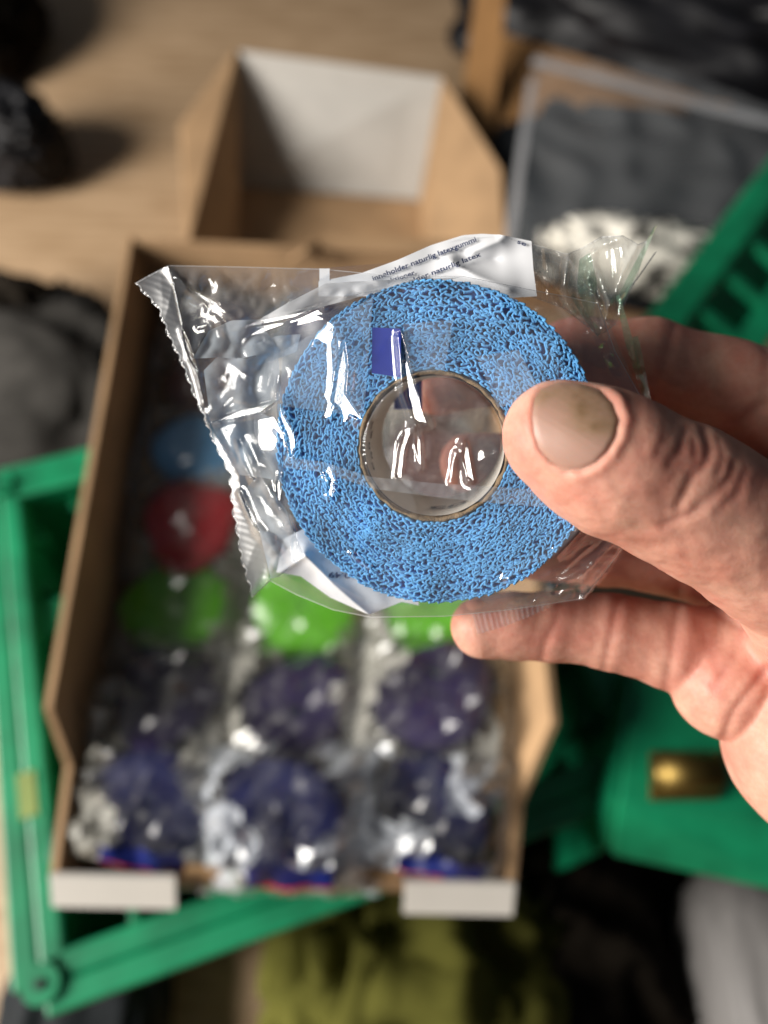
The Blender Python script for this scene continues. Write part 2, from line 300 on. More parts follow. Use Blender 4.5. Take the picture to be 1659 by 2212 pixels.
crumple('cloth_strap', az(30, 700, .04), (.085, .035, .07), MAT['dark'], 12, .3, label='dark brown strap on the wood above the grey cloth', cat='strap', rot=-.25)
crumple('rubbish_sack', az(1480, 60, .10), (.34, .22, .17), MAT['blackp'], 15, .28, 1.8, label='large black sack in the top right corner', cat='sack', rot=-.35)
crumple('olive_garment', az(900, 2120, .05), (.10, .085, .11), MAT['olive'], 22, .4, 1.6, label='olive green crumpled garment below the carton', cat='garment', rot=-.1)
crumple('dark_garment', az(1130, 2140, .03), (.10, .10, .09), MAT['dark'], 25, .4, 1.6, label='dark garment with olive folds right of the olive one', cat='garment', rot=.2)
crumple('garment_fold', az(1165, 2010, .06), (.022, .05, .05), MAT['olive'], 31, .35, 1.6, label='narrow olive cloth loop on the dark garment', cat='cloth', rot=.2)
crumple('floor_mat', az(1330, 2080, .005), (.16, .15, .03), MAT['dark'], 33, .1, 1.2, label='dark brown mat on the floor below the tub', cat='mat')
crumple('grey_case', az(1660, 2130, .08), (.062, .085, .06), MAT['lgrey'], 35, .06, 1.2, label='light grey smooth case in the lower right corner', cat='case')
crumple('dark_shoe', az(190, 2190, .03), (.06, .06, .045), MAT['slate'], 37, .2, 1.2, label='dark grey rounded shoe below the crate corner', cat='shoe')
# zip bag with dark contents
zb = thing('zip_bag', 'clear plastic zip bag with dark cloth inside beside the empty carton', 'bag')
o = crumple('dark_contents', az(1440, 420, .075), (.27, .21, .05), MAT['slate'], 41, .15, 1.5, rot=-.3, part=zb)
a, b, c, d = az(1150, 140, .16), az(1720, 290, .16), az(1700, 640, .11), az(1085, 600, .11)
nu = nv = 40; uu, vv = np.meshgrid(np.linspace(0, 1, nu), np.linspace(0, 1, nv), indexing='ij')
g = (a*(1-uu[..., None])+b*uu[..., None])*(1-vv[..., None])+(d*(1-uu[..., None])+c*uu[..., None])*vv[..., None]
g[..., 2] += (1-2*np.abs(noise2(uu*4, vv*5, 44)))*.016+np.sin(uu*math.pi)*.02
mesh('film', g.reshape(-1, 3), grid_faces(nu, nv), film_mat('zip_film', f0=.08, rough=.3, haze=.11, hazecol=(.6, .62, .64)), zb, True)
for k, (x0, y0, x1, y1, z) in enumerate(((1152, 128, 1730, 280, .166), (1150, 170, 1090, 590, .155))):
    p0, p1 = az(x0, y0, z), az(x1, y1, z); bar('zip_edge' if k == 0 else 'side_edge', p0, p1, .018 if k == 0 else .012, .003, film_mat('zip_strip%d' % k, f0=.1, rough=.25, haze=.42, hazecol=(.72, .72, .74)), zb, .001)
crumple('patterned_cloth', az(1370, 560, .15), (.095, .045, .03), MAT['white'], 47, .4, 2.0, label='off white mottled cloth bundle in front of the zip bag', cat='cloth', rot=-.1)
for k, (x, y) in enumerate(((1265, 500), (1330, 480), (1420, 520), (1295, 545))):
    pass
# ------------------------------------------------------------------ packs in the carton
def roll_mesh(R=.0345, r=.0012, h=.025, n=40, seed=0):
    t = np.linspace(0, 2*math.pi, n, endpoint=False); prof = [(r, 0), (r, h), (r+.002, h+.0004), ((r+R)/2, h+.0002), (R-.002, h), (R, h-.002), (R, .001), (R-.001, 0)]
    v = []; rg = np.random.default_rng(seed)
    for rr, z in prof: v += [(rr*(1+.09*math.sin(2*a+seed)+.06*math.sin(3*a+2*seed)+.03*math.sin(5*a+seed*3))*math.cos(a), rr*(1+.09*math.sin(2*a+seed)+.06*math.sin(3*a+2*seed))*math.sin(a), z+rg.normal(0, .0004)) for a in t]
    k = len(prof); f = [(i*n+j, i*n+(j+1) % n, ((i+1) % k)*n+(j+1) % n, ((i+1) % k)*n+j) for i in range(k) for j in range(n)]
    return v, f
def pillow(seed, a=.0500, b=.0405, H=.030, n=18, cr_=1):
    u, w = np.meshgrid(np.linspace(-1, 1, n), np.linspace(-1, 1, n), indexing='ij')
    h = H*(1-np.abs(u)**3.5)*(1-np.abs(w)**4)
    cr = (1-2*np.abs(noise2(u*2.0+seed*1.7, w*2.0, seed)))*.010+(1-2*np.abs(noise2(u*4.2+seed, w*3.1+u*2, seed+1)))*.0036
    cr = cr*cr_+np.random.default_rng(seed).normal(0, .0019, u.shape)*cr_; jx = np.random.default_rng(seed+50).normal(0, .022, u.shape); jy = np.random.default_rng(seed+51).normal(0, .022, u.shape); e = (1-np.abs(u)**6)*(1-np.abs(w)**6)
    x = (u+jx)*a*(1+.05*noise2(w*3, u*2, seed+2)); y = (w+jy)*b*(1+.07*noise2(u*3, w*2+seed, seed+3))
    return np.stack([x, y, .006+h+cr*e+noise2(u*3, w*3, seed+5)*.004], -1).reshape(-1, 3), grid_faces(n, n), n
ROLLC = {k: M('roll_'+k, c, .75, .2, .2, 200) for k, c in dict(navy=(.007, .010, .075), purple=(.024, .014, .070), green=(.13, .50, .015), red=(.60, .03, .04), sky=(.16, .44, .75), plum=(.20, .09, .08)).items()}
packparts = {}
def make_pack(key, seed, th=.11):
    v, f = roll_mesh(seed=seed); me = [('bandage_roll', v, f, ROLLC[key], True)]
    v, f, n = pillow(seed, cr_=1.3 if key in ('navy', 'purple') else .4); me.append(('film', v, np.concatenate([f[:, [0, 1, 2]], f[:, [0, 2, 3]]]), MAT['filmp'], False))
    V = v.reshape(n, n, 3)
    # a printed white panel that follows the film
    W_ = V.copy(); W_[..., 2] += .0005; fm = W_[..., :2].reshape(-1, 2)[f].mean(1); rr_ = np.hypot(fm[:, 0], fm[:, 1]); nn = noise2(fm[:, 0]*21+seed*3.1, fm[:, 1]*21+seed, seed+60)
    kk = ((nn > th) | (rr_ > .040)) if key in ('navy', 'purple') else (rr_+.012*nn > .037)
    me.append(('printed_panel', W_.reshape(-1, 3), f[kk], MAT['packlabel2'] if th < 0 or seed == 4 else MAT['packlabel'], False))
    for s_ in (-1, 1):
        k = 30; yy = np.linspace(-.039, .039, k); e0 = np.stack([np.full(k, s_*.0450), yy, .010+.001*np.sin(np.arange(k)*1.7)], 1); e1 = np.stack([s_*(.0525+.0006*(np.arange(k) % 2)), yy, .009+.0012*np.sin(np.arange(k)*1.7+1)], 1) if False else np.stack([s_*(.0525+.0006*(np.arange(k) % 2)), yy, .011+.0012*np.sin(np.arange(k)*1.7+1)], 1)
        me.append(('end_seal', np.r_[e0, e1], grid_faces(2, k), MAT['seal'], True))
    if key == 'navy':
        W_ = V[6:15, 2:5].copy(); W_[..., 2] += .0010; me.append(('blue_band', W_.reshape(-1, 3), grid_faces(9, 3), MAT['bandblue'], True))
        W_ = V[6:15, 1:3].copy(); W_[:, 0] = W_[:, 0]*.4+W_[:, 1]*.6; W_[..., 2] += .0013; me.append(('red_stripe', W_.reshape(-1, 3), grid_faces(9, 2), ROLLC['red'], True))
    out = []
    for nm, v, f, m, sm in me:
        d = bpy.data.meshes.new(nm); d.from_pydata([tuple(map(float, a)) for a in v], [], [tuple(map(int, a)) for a in f]); d.polygons.foreach_set('use_smooth', [sm]*len(d.polygons)); d.materials.append(m); d.update(); out.append((nm, d))
    return out
rows = [('navy', 'front'), ('purple', 'second'), ('green', 'third'), ('red', 'fourth'), ('sky', 'fifth'), ('plum', 'sixth'), ('purple', 'last')]
cname = dict(navy='navy blue', purple='dark purple', green='bright green', red='red', sky='light blue', plum='plum red')
colw = ['left', 'middle', 'right']
origin = dn(FL)+(.006, .006, 0); exx = (dn(FR)-dn(FL)); exx = exx/np.linalg.norm(exx); LB = np.linalg.norm((dn(BL)+dn(BR)-dn(FL)-dn(FR))/2); eyy = (dn(BL)+dn(BR)-dn(FL)-dn(FR))/2/LB
WF = np.linalg.norm(FR-FL)
for r, (key, rn) in enumerate(rows):
    for c in range(3):
        key = {(3, 1): 'purple', (4, 1): 'purple', (3, 2): 'plum', (4, 2): 'plum'}.get((r, c), rows[r][0]); pk = make_pack(key, r*3+c+2, -.03 if (r, c) == (0, 1) else .10 if r == 0 else .13)
        fy = (r+.5)/7; wid = WF*(1+.05*fy)
        pos = origin+exx*(wid*((c+.5)/3)-.006)+eyy*((LB-.012)*fy-(.004 if r == 0 and c == 1 else -.004 if r == 0 else .0))+np.array([0, 0, .004+(.016 if (r, c) in ((0, 1), (1, 2)) else .008 if (r, c) == (0, 2) else 0)+random.uniform(0, .006)])
        t = thing('wrapped_roll', 'clear pack with %s roll, %s row of the carton, %s column' % (cname[key], rn, colw[c]), 'wrapped roll', 'wrapped rolls in the carton')
        t.location = pos; t.rotation_euler = (random.uniform(-.12, .12)+(.1 if r == 0 else .0)+.15*(r < 2), random.uniform(-.12, .12), random.uniform(-.15, .15)+(math.pi if (r+c) % 2 and key != 'navy' else 0))
        for nm, d in pk:
            o = bpy.data.objects.new(nm, d); COL.objects.link(o); o.parent = t
# ------------------------------------------------------------------ bandage roll in the hand
N_away = np.array([.14, .17, -.977]); N_away /= np.linalg.norm(N_away)
RC = (936, 966); RD = .138; RR = .0301; RH = .0134; RW = .025
zc = -N_away; xc = np.cross((0, 1, 0), zc); xc /= np.linalg.norm(xc); yc = np.cross(zc, xc)
CR = np.stack([RX, UP, -FW], 1)
cen = P(RC[0], RC[1], RD)
def RL(v):                                            # roll local (x right, y up, z to the viewer) -> world
    v = np.asarray(v, float); return cen+(v[..., 0:1]*xc+v[..., 1:2]*yc+v[..., 2:3]*zc)@CR.T
def roll_depth(px, py):                               # depth of the front face plane at a pixel
    k = np.stack([(px-CX)/FP, (CY-py)/FP, -np.ones_like(px*1.0)], -1); c0 = np.array([(RC[0]-CX)/FP, (CY-RC[1])/FP, -1])*RD
    return (c0@zc)/(k@zc)
roll = thing('bandage_roll', 'sky blue crepe bandage roll held between thumb and fingers', 'bandage roll')
def crepe():
    V = []; Fc = []; base = 0; rg = np.random.default_rng(11)
    rads = np.r_[np.arange(.0147, .0297, .00086), .0299]
    for li, r in enumerate(rads):
        n = int(2*math.pi*r/.00013); th = np.linspace(0, 2*math.pi, n, endpoint=False)
        s = np.arange(n)*.00013
        wl = .00170+.00095*noise2(s*180, np.full(n, li*3.3), 5)*2; ph = np.cumsum(2*math.pi*.00013/wl)+rg.uniform(0, 6)
        amp = .00072*(.45+1.5*np.abs(noise2(s*260+li*7, np.full(n, li*1.7), 6)))
        edge = 1-.45*(r < .0155)-.62*(r > .0297)-.3*(.0289 < r < .0297)
        dr = edge*(amp*np.sin(ph)+.0007*noise2(s*750, np.full(n, li*2.1), 7)); dt = .00042*np.sin(2*ph+rg.uniform(0, 6))+.0006*noise2(s*600, np.full(n, li*5.1), 8)
        rr = r+dr+.0003*noise2(np.cos(th)*2+li, np.sin(th)*2, 9); tt = th+dt/r
        z = .00018*noise2(s*420, np.full(n, li*4.4), 10)+.0007*noise2(np.cos(th)*r*110, np.sin(th)*r*110, 12)-.00006*np.cos(2*ph)
        x, y = rr*np.cos(tt), rr*np.sin(tt)
        tx, ty = np.roll(x, -1)-np.roll(x, 1), np.roll(y, -1)-np.roll(y, 1); l = np.hypot(tx, ty)+1e-9; nx, ny = ty/l, -tx/l
        hw = .00020+.00008*noise2(s*500, np.full(n, li*6.6), 13)
        sec = [(-1.6, -.0045), (-1.0, -.00010), (0, 0), (1.0, -.00010), (1.6, -.0045)]
        vv = np.stack([np.stack([x+nx*hw*a, y+ny*hw*a, z+b], -1) for a, b in sec], 1)
        V.append(vv.reshape(-1, 3)); i = np.arange(n); j = (i+1) % n
        for k in range(4): Fc.append(np.stack([base+i*5+k, base+j*5+k, base+j*5+k+1, base+i*5+k+1], -1))
        base += n*5
    return np.concatenate(V), np.concatenate(Fc)
v, f = crepe(); mesh('crepe_layers', RL(v), f, MAT['crepe'], roll, True)
def ring(name, prof, m, n=128, wob=0, parent=roll, smooth=True, close=True):
    t = np.linspace(0, 2*math.pi, n, endpoint=False); v = []; rg = np.random.default_rng(3)
    for k, (r, z) in enumerate(prof):
        q = r+wob*(noise2(np.cos(t)*6+k, np.sin(t)*6, 21)); v.append(np.stack([q*np.cos(t), q*np.sin(t), z+wob*noise2(np.cos(t)*9, np.sin(t)*9+k, 22)], -1))
    k = len(prof); f = [(i*n+j, i*n+(j+1) % n, ((i+1) % k)*n+(j+1) % n, ((i+1) % k)*n+j) for i in range(k if close else k-1) for j in range(n)]
    return mesh(name, RL(np.concatenate(v)), f, m, parent, smooth)
ring('inner_layers', [(.0141, -.0012), (.0292, -.0012), (.0296, -.003), (.0298, -.008), (.0296, -.0245), (.0143, -.0248)], MAT['crepeshade'], wob=.0006)
ring('core_tube', [(RH, -.0004), (RH+.0003, .0001), (RH+.0007, .0), (RH+.0009, -.003), (RH+.0009, -.025), (RH, -.025)], MAT['core'], wob=.0005)
lin = ring('core_liner', [(RH-.00025, -.0009), (RH-.00028, -.0245)], MAT['liner'], close=False)
# ------------------------------------------------------------------ lettering
def text_verts(s, bold=False):
    cu = bpy.data.curves.new('t', 'FONT'); cu.body = s; cu.size = 1; cu.resolution_u = 2
    if bold: cu.offset = .022
    o = bpy.data.objects.new('t', cu); COL.objects.link(o); dg = bpy.context.evaluated_depsgraph_get(); me = bpy.data.meshes.new_from_object(o.evaluated_get(dg))
    bm = bmesh.new(); bm.from_mesh(me); bmesh.ops.triangulate(bm, faces=bm.faces)
    bmesh.ops.subdivide_edges(bm, edges=[e for e in bm.edges if e.calc_length() > .3], cuts=1); bmesh.ops.triangulate(bm, faces=bm.faces)
    bm.to_mesh(me); bm.free()
    v = np.array([x.co[:] for x in me.vertices]); f = [tuple(p.vertices) for p in me.polygons]
    bpy.data.objects.remove(o); bpy.data.meshes.remove(me); return v, f
# letters on the inside of the core, upside down for the viewer
v, f = text_verts('co', True)
ang0 = math.radians(-78); sz = .0072
th = ang0-(v[:, 0]*sz*1.25-.004)/RH; z = -.0016-.0052+(.7-v[:, 1])*sz*.75*-1
th = ang0+(v[:, 0]-.55)*sz*1.15/RH; z = -.0105+v[:, 1]*sz*.9
rr = RH-.0005; mesh('printed_text', RL(np.stack([rr*np.cos(th), rr*np.sin(th), z], -1)), f, MAT['black'], lin)
for k in range(5):
    v, f = text_verts('aeosn'[k], True); a0 = math.radians(163+k*9); th = a0+(v[:, 1]-.3)*.0032/RH; z = -.004-v[:, 0]*.004-(k % 2)*.002
    mesh('printed_text', RL(np.stack([rr*np.cos(th), rr*np.sin(th), z], -1)), f, MAT['black'], lin)
# ------------------------------------------------------------------ clear wrapper round the roll
wrap = thing('clear_wrapper', 'crinkled clear film wrapper with serrated end around the blue roll', 'wrapper')
def rdist(px, py): return np.hypot((px-RC[0])/1.0, (py-RC[1])/1.0)
LEFT = [(291, 611), (341, 664), (362, 720), (394, 788), (415, 844), (436, 890), (461, 954), (500, 1030), (497, 1038), (504, 1106), (511, 1142), (521, 1205), (546, 1290)]
TOPF = [(291, 611), (364, 573), (520, 576), (700, 581), (860, 596), (1000, 596), (1130, 622), (1225, 640), (1292, 655)]
RIGHTF = [(1292, 655), (1330, 760), (1392, 870), (1395, 1080), (1340, 1192), (1262, 1293)]
BOTF = [(546, 1290), (583, 1255), (640, 1285), (720, 1318), (800, 1334), (960, 1332), (1100, 1318), (1262, 1293)]
SEALIN = [(364, 573), (394, 713), (426, 809), (450, 912), (516, 1028), (519, 1064), (557, 1145), (583, 1253)]
CREASES = [  # polyline, height (m), width (px)
 ([(364, 573), (405, 622), (460, 655), (490, 715)], .0011, 9), ([(490, 718), (560, 697), (640, 680), (700, 660)], .0012, 10), ([(430, 705), (500, 690)], .0008, 7), ([(416, 770), (445, 715), (452, 660)], .0008, 8),
 ([(394, 713), (410, 760), (426, 812), (440, 870)], .0009, 5), ([(451, 912), (510, 895), (558, 888), (600, 872)], .0015, 9), ([(451, 912), (500, 858), (560, 872), (600, 872)], .0009, 8), ([(600, 850), (606, 890), (625, 930), (634, 985)], .0013, 9),
 ([(595, 850), (603, 810)], .0008, 6), ([(738, 740), (742, 800), (738, 850), (760, 880), (780, 908)], .0017, 15), ([(730, 860), (715, 900)], .0006, 6), ([(865, 718), (890, 830), (925, 918), (895, 915), (872, 850), (863, 730)], .0012, 8),
 ([(895, 918), (868, 960), (860, 1030)], .0010, 8), ([(900, 920), (908, 1010)], .0008, 6), ([(1000, 960), (1015, 1035)], .0010, 9), ([(985, 980), (975, 1040)], .0007, 7), ([(516, 952), (540, 1000), (552, 1035)], .0011, 8),
 ([(562, 1018), (590, 1080), (620, 1115), (637, 1160), (637, 1212)], .0010, 6), ([(604, 1030), (598, 1080)], .0008, 5), ([(519, 1064), (557, 1145)], .0010, 6), ([(640, 985), (700, 1010), (715, 1065)], .0006, 7), ([(718, 1020), (722, 1065), (712, 1075)], .0008, 5),
 ([(557, 1145), (600, 1200), (583, 1253)], .0009, 8), ([(600, 1255), (650, 1190)], .0012, 14), ([(1100, 1250), (1200, 1200), (1290, 1110)], .0012, 10), ([(1200, 1270), (1262, 1240), (1340, 1170)], .0014, 12),
 ([(640, 1190), (700, 1240), (780, 1290)], .0006, 6), ([(760, 1195), (800, 1225)], .0006, 5), ([(700, 660), (760, 640), (860, 620), (1000, 612), (1120, 640)], .0010, 8), ([(1180, 620), (1240, 690), (1300, 720)], .0012, 9),
]
def coons(top, right, bot, left, nu, nv):
    T, B_ = pathpts(top, nu), pathpts(bot, nu); L_, R_ = pathpts(left, nv), pathpts(right, nv)
    u = np.linspace(0, 1, nu)[:, None, None]; v = np.linspace(0, 1, nv)[None, :, None]
    S = (1-v)*T[:, None]+v*B_[:, None]+(1-u)*L_[None]+u*R_[None]-((1-u)*(1-v)*T[0]+u*(1-v)*T[-1]+(1-u)*v*B_[0]+u*v*B_[-1])
    return S[..., 0], S[..., 1]
def sstep(a, b, x):
    t = np.clip((x-a)/(b-a), 0, 1); return t*t*(3-2*t)
LAMP = np.array(bpy.data.objects['window_light'].location)
SPEARS = [[(742, 735), (750, 790), (745, 850), (783, 908), (755, 895), (745, 915), (735, 885), (718, 868), (728, 800)], [(864, 718), (885, 790), (905, 860), (925, 918), (898, 908), (882, 860), (872, 790)],
 [(600, 850), (612, 895), (632, 930), (638, 960), (628, 990), (620, 940), (604, 905)], [(876, 930), (890, 920), (874, 975), (868, 1035), (855, 1030), (862, 970)], [(1006, 955), (1018, 1000), (1024, 1042), (1010, 1030), (1000, 985)],
 [(516, 952), (535, 985), (553, 1036), (543, 1030), (526, 995)], [(712, 1000), (723, 1035), (718, 1075), (708, 1070), (712, 1035), (700, 1015)], [(451, 913), (520, 884), (600, 866), (562, 893), (500, 907)],
 [(490, 715), (560, 689), (660, 670), (700, 658), (640, 686), (560, 703)], [(405, 620), (470, 652), (494, 715), (480, 695), (452, 662)], [(519, 1064), (548, 1108), (560, 1146), (545, 1127)], [(605, 1020), (607, 1080), (599, 1085), (597, 1045)],
 [(900, 925), (910, 960), (912, 1012), (904, 1000), (899, 960)], [(637, 1150), (643, 1215), (635, 1212), (631, 1165)], [(395, 715), (408, 745), (428, 808), (418, 790), (402, 755)]]
def film_front():
    nu, nv = 460, 420; X, Y = coons(TOPF, RIGHTF, BOTF, LEFT, nu, nv)
    v = np.arange(nv)[None, :]; u = np.linspace(0, 1, nu)[:, None]
    # scalloped cut edge on the left
    e = np.clip(1-u/.03, 0, 1); X = X+e*3.2*np.sin(v*.315); Y = Y+e*1.2*np.cos(v*.315)
    d = roll_depth(X, Y); rd = rdist(X, Y)
    edge = np.minimum.reduce([polydist(X, Y, q) for q in (TOPF, RIGHTF, BOTF, LEFT)])
    out = sstep(320, 480, rd)
    inside_seal = inpoly(X, Y, LEFT+SEALIN[::-1])
    mid = .1465-.00001*(X-937)+.000018*(Y-958)*.5
    D = d-.0009; D = D*(1-out)+mid*out
    h = np.zeros_like(X)
    for pl, hh, w in CREASES: h += 1.25*hh*np.exp(-(polydist(X, Y, pl)/(w*1.35))**2)
    loose = (.35+.65*sstep(300, 380, rd)+.5*(rd < 150))*np.where(inside_seal, .35, 1)
    h += loose*(.0016*(1-2*np.abs(noise2(X/150, Y/190, 51)))+.0004*(1-2*np.abs(noise2(X/70+9, Y/90, 52)))+.00006*noise2(X/26, Y/34, 53))
    h -= .0016*sstep(150, 60, rd)
    for poly in SPEARS:
        c = np.mean(poly, 0); pc = P(c[0], c[1], .137); v_ = (CL-pc)/np.linalg.norm(CL-pc); l_ = LAMP-pc; l_ /= np.linalg.norm(l_); hv = v_+l_; hv = CR.T@(hv/np.linalg.norm(hv))
        gx, gy = hv[0]/hv[2]*.137/FP, -hv[1]/hv[2]*.137/FP
        q = polydist(X, Y, poly+poly[:1]); sdp = np.where(inpoly(X, Y, poly), -q, q); mk = sstep(3.0, -1.5, sdp)
        i = np.argmin(np.hypot(X-c[0], Y-c[1])); top = min(min((p_[0]-c[0])*gx+(p_[1]-c[1])*gy for p_ in poly), 0)
        pl_ = (D.flat[i]-h.flat[i]*0)+gx*(X-c[0])+gy*(Y-c[1])-.0004+.00007*noise2(X/14, Y/30, 77)
        D = D*(1-mk)+pl_*mk; h = h*(1-mk)
    # crimps of the end seal run across it
    sd = polydist(X, Y, LEFT); h += np.where(inside_seal, .000016*np.sin((Y-.35*X)*.45+2*noise2(X/40, Y/40, 55)), 0)
    fade = np.clip(edge/26, 0, 1); D = D-h*np.where(inside_seal, .55+.45*fade, fade)
    return X, Y, D, grid_faces(nu, nv)[:, ::-1], inside_seal
X, Y, D, fc, ins_ = film_front()
pts = PW(X, Y, D).reshape(-1, 3)
sealface = ins_.ravel()[fc].all(1)
mesh('front_film', pts, fc[~sealface], MAT['film'], wrap, True)
mesh('end_seal', pts, fc[sealface], MAT['seal'], wrap, True)
def cut(Xs, Ys, Ds):
    mesh('cut_edge', PW(Xs, Ys, Ds-.00012).reshape(-1, 3), grid_faces(*Xs.shape)[:, ::-1], EDGE, wrap, True)
EDGE = film_mat('cut_film_edge', f0=.08, rough=.3, haze=.36, hazecol=(.9, .92, .95))
cut(X[:2], Y[:2], D[:2]); cut(X[:, :2], Y[:, :2], D[:, :2]); cut(X[:, -2:], Y[:, -2:], D[:, -2:]); cut(X[-2:], Y[-2:], D[-2:])
def film_back():
    top = [(364, 574), (520, 578), (700, 579), (860, 566), (1000, 512), (1080, 512), (1150, 526), (1225, 550), (1300, 660)]
    nu, nv = 200, 200; X, Y = coons(top, [(1300, 660), (1345, 770), (1400, 880), (1400, 1085), (1345, 1195), (1262, 1295)], BOTF[1:], [(364, 574)]+SEALIN[1:-1]+[(583, 1255)], nu, nv)
    rd = rdist(X, Y); d = roll_depth(X, Y)+RW*1.02; out = sstep(250, 470, rd); mid = .1475+.000009*(Y-958)
    h = .0022*(1-2*np.abs(noise2(X/110, Y/90, 61)))+.0010*(1-2*np.abs(noise2(X/45, Y/50, 62)))
    edge = np.minimum.reduce([polydist(X, Y, q) for q in (top, RIGHTF, BOTF, SEALIN)])
    return X, Y, d*(1-out)+mid*out+np.abs(h)*np.clip(edge/40, 0, 1), grid_faces(nu, nv)[:, ::-1]
X, Y, D, fc = film_back(); mesh('back_film', PW(X, Y, D).reshape(-1, 3), fc, MAT['film2'], wrap, True)
# fin seam: a doubled strip across the front
def strip(name, top, bot, off, m, nu=120, nv=8, wob=.0003, seed=70, depth=None, crimp=0, parent=wrap):
    T, B_ = pathpts(top, nu), pathpts(bot, nu); v = np.linspace(0, 1, nv)[None, :]
    X = T[:, :1]*(1-v)+B_[:, :1]*v; Y = T[:, 1:2]*(1-v)+B_[:, 1:2]*v
    D = (roll_depth(X, Y)-off if depth is None else T[:, 2:3]*(1-v)+B_[:, 2:3]*v)-wob*(1-2*np.abs(noise2(X/30, Y/30, seed)))
    if crimp: D = D-crimp*np.sin(np.arange(nu)*1.05)[:, None]
    return mesh(name, PW(X, Y, D).reshape(-1, 3), grid_faces(nu, nv)[:, ::-1], m, parent, True)
HZ = film_mat('window_haze_film', f0=.10, rough=.16, haze=.30, hazecol=(.80, .90, 1.0)); HZ2 = film_mat('white_print_film', f0=.1, rough=.2, haze=.62, hazecol=(.88, .90, .94))  # HZ: reflected window light painted in as pale blue haze
def haze_patch(poly, d0, m, seed, name='haze_patch'):  # extra film pieces added to carry the haze, and one printed panel
    c = np.mean(poly, 0); no = pathpts(poly+poly[:1], 61)[:-1]; t = np.linspace(0, 1, 14)[:, None, None]; S = c+(no[None]-c)*t
    X, Y = S[..., 0], S[..., 1]; D = d0+.000035*(937-X)*-.4+.0014*(1-2*np.abs(noise2(X/70, Y/80, seed)))+.0003*noise2(X/20, Y/20, seed+1)
    k = 60; fs = [(i*k+j, i*k+(j+1) % k, (i+1)*k+(j+1) % k, (i+1)*k+j) for i in range(13) for j in range(k)]
    return mesh(name, PW(X, Y, D).reshape(-1, 3), [q[::-1] for q in fs], m, wrap, True)
haze_patch([(440, 800), (470, 770), (540, 775), (600, 755), (608, 860), (560, 888), (455, 912)], .1462, HZ, 201)
haze_patch([(455, 914), (560, 888), (606, 915), (628, 985), (636, 1050), (570, 1032), (518, 1026)], .1470, HZ, 203)
haze_patch([(521, 1064), (560, 1026), (618, 1100), (640, 1165), (604, 1205), (559, 1145)], .1478, HZ, 205)
haze_patch([(560, 1146), (640, 1160), (656, 1196), (604, 1246), (585, 1250)], .1480, HZ, 207)
haze_patch([(416, 775), (450, 715), (500, 692), (560, 690), (600, 755), (520, 775), (470, 772)], .1458, HZ, 209)
haze_patch([(545, 745), (600, 725), (650, 722), (640, 760), (560, 790)], .1455, HZ, 211)
haze_patch([(556, 693), (620, 655), (704, 612), (800, 606), (1000, 599), (900, 612), (780, 640), (700, 662), (620, 684)], .1350, HZ2, 213, 'printed_panel')
strip('fin_seam', [(612, 985), (700, 998), (800, 1030), (950, 1045), (1080, 1052), (1200, 1062)], [(612, 1010), (700, 1020), (800, 1055), (950, 1075), (1080, 1088), (1200, 1098)], .0026, MAT['seal'])
# printed blue squares
def patch(name, quad, m, depthfn, n=14, parent=wrap):
    q = np.array(quad, float); u, v = np.meshgrid(np.linspace(0, 1, n), np.linspace(0, 1, n), indexing='ij'); u = u[..., None]; v = v[..., None]
    S = (q[0]*(1-u)+q[1]*u)*(1-v)+(q[3]*(1-u)+q[2]*u)*v
    return mesh(name, PW(S[..., 0], S[..., 1], depthfn(S[..., 0], S[..., 1])).reshape(-1, 3), grid_faces(n, n)[:, ::-1], m, parent, True)
LAY = film_mat('painted_haze_film', f0=.05, rough=.2, haze=.17, hazecol=(.66, .80, .97))  # added patches, pale haze over the roll painted into their colour
patch('haze_layer', [(612, 760), (806, 640), (786, 900), (602, 876)], LAY, lambda x, y: roll_depth(x, y)-.0012-.0004*noise2(x/50, y/50, 301), 30)
patch('haze_layer', [(870, 700), (980, 690), (960, 800), (880, 806)], LAY, lambda x, y: roll_depth(x, y)-.0012-.0004*noise2(x/50, y/50, 303), 20)
patch('haze_layer', [(1030, 770), (1120, 755), (1175, 860), (1075, 880)], LAY, lambda x, y: roll_depth(x, y)-.0012-.0003*noise2(x/50, y/50, 305), 20)
patch('blue_print', [(804, 707), (866, 710), (866, 815), (803, 806)], MAT['bluepr'], lambda x, y: roll_depth(x, y)-.0007)
patch('blue_print', [(856, 812), (912, 812), (912, 884), (850, 884)], MAT['bluepr'], lambda x, y: roll_depth(x, y)+.024)
# right-hand twisted end: pleated film and blades, the crate's green reflection coloured into some
def tail():
    top = [(1140, 524), (1225, 548), (1262, 533), (1300, 511), (1345, 508), (1378, 528), (1398, 520)]
    bot = [(1150, 642), (1215, 665), (1262, 700), (1290, 725), (1308, 718), (1330, 700), (1345, 668)]
    nu, nv = 150, 90; X, Y = coons(top, [(1398, 520), (1376, 600), (1345, 668)], bot, [(1140, 524), (1146, 590), (1150, 642)], nu, nv)
    D = .146+.0016*(1-2*np.abs(noise2(X/60, Y/200, 81)))+.0005*(1-2*np.abs(noise2(X/15+3, Y/60, 82)))
    for pl, hh, w in (([(1228, 552), (1216, 620), (1236, 676)], .0022, 10), ([(1300, 712), (1318, 660), (1288, 580)], .0024, 10), ([(1262, 560), (1300, 530), (1340, 515)], .0018, 8), ([(1288, 700), (1272, 600), (1285, 545)], .0018, 9), ([(1160, 590), (1200, 620), (1236, 676)], .0016, 9), ([(1376, 530), (1340, 600), (1318, 660)], .0018, 8), ([(1180, 540), (1190, 600)], .0014, 10)): D -= hh*np.exp(-(polydist(X, Y, pl)/w)**2)
    return X, Y, D, grid_faces(nu, nv)[:, ::-1]
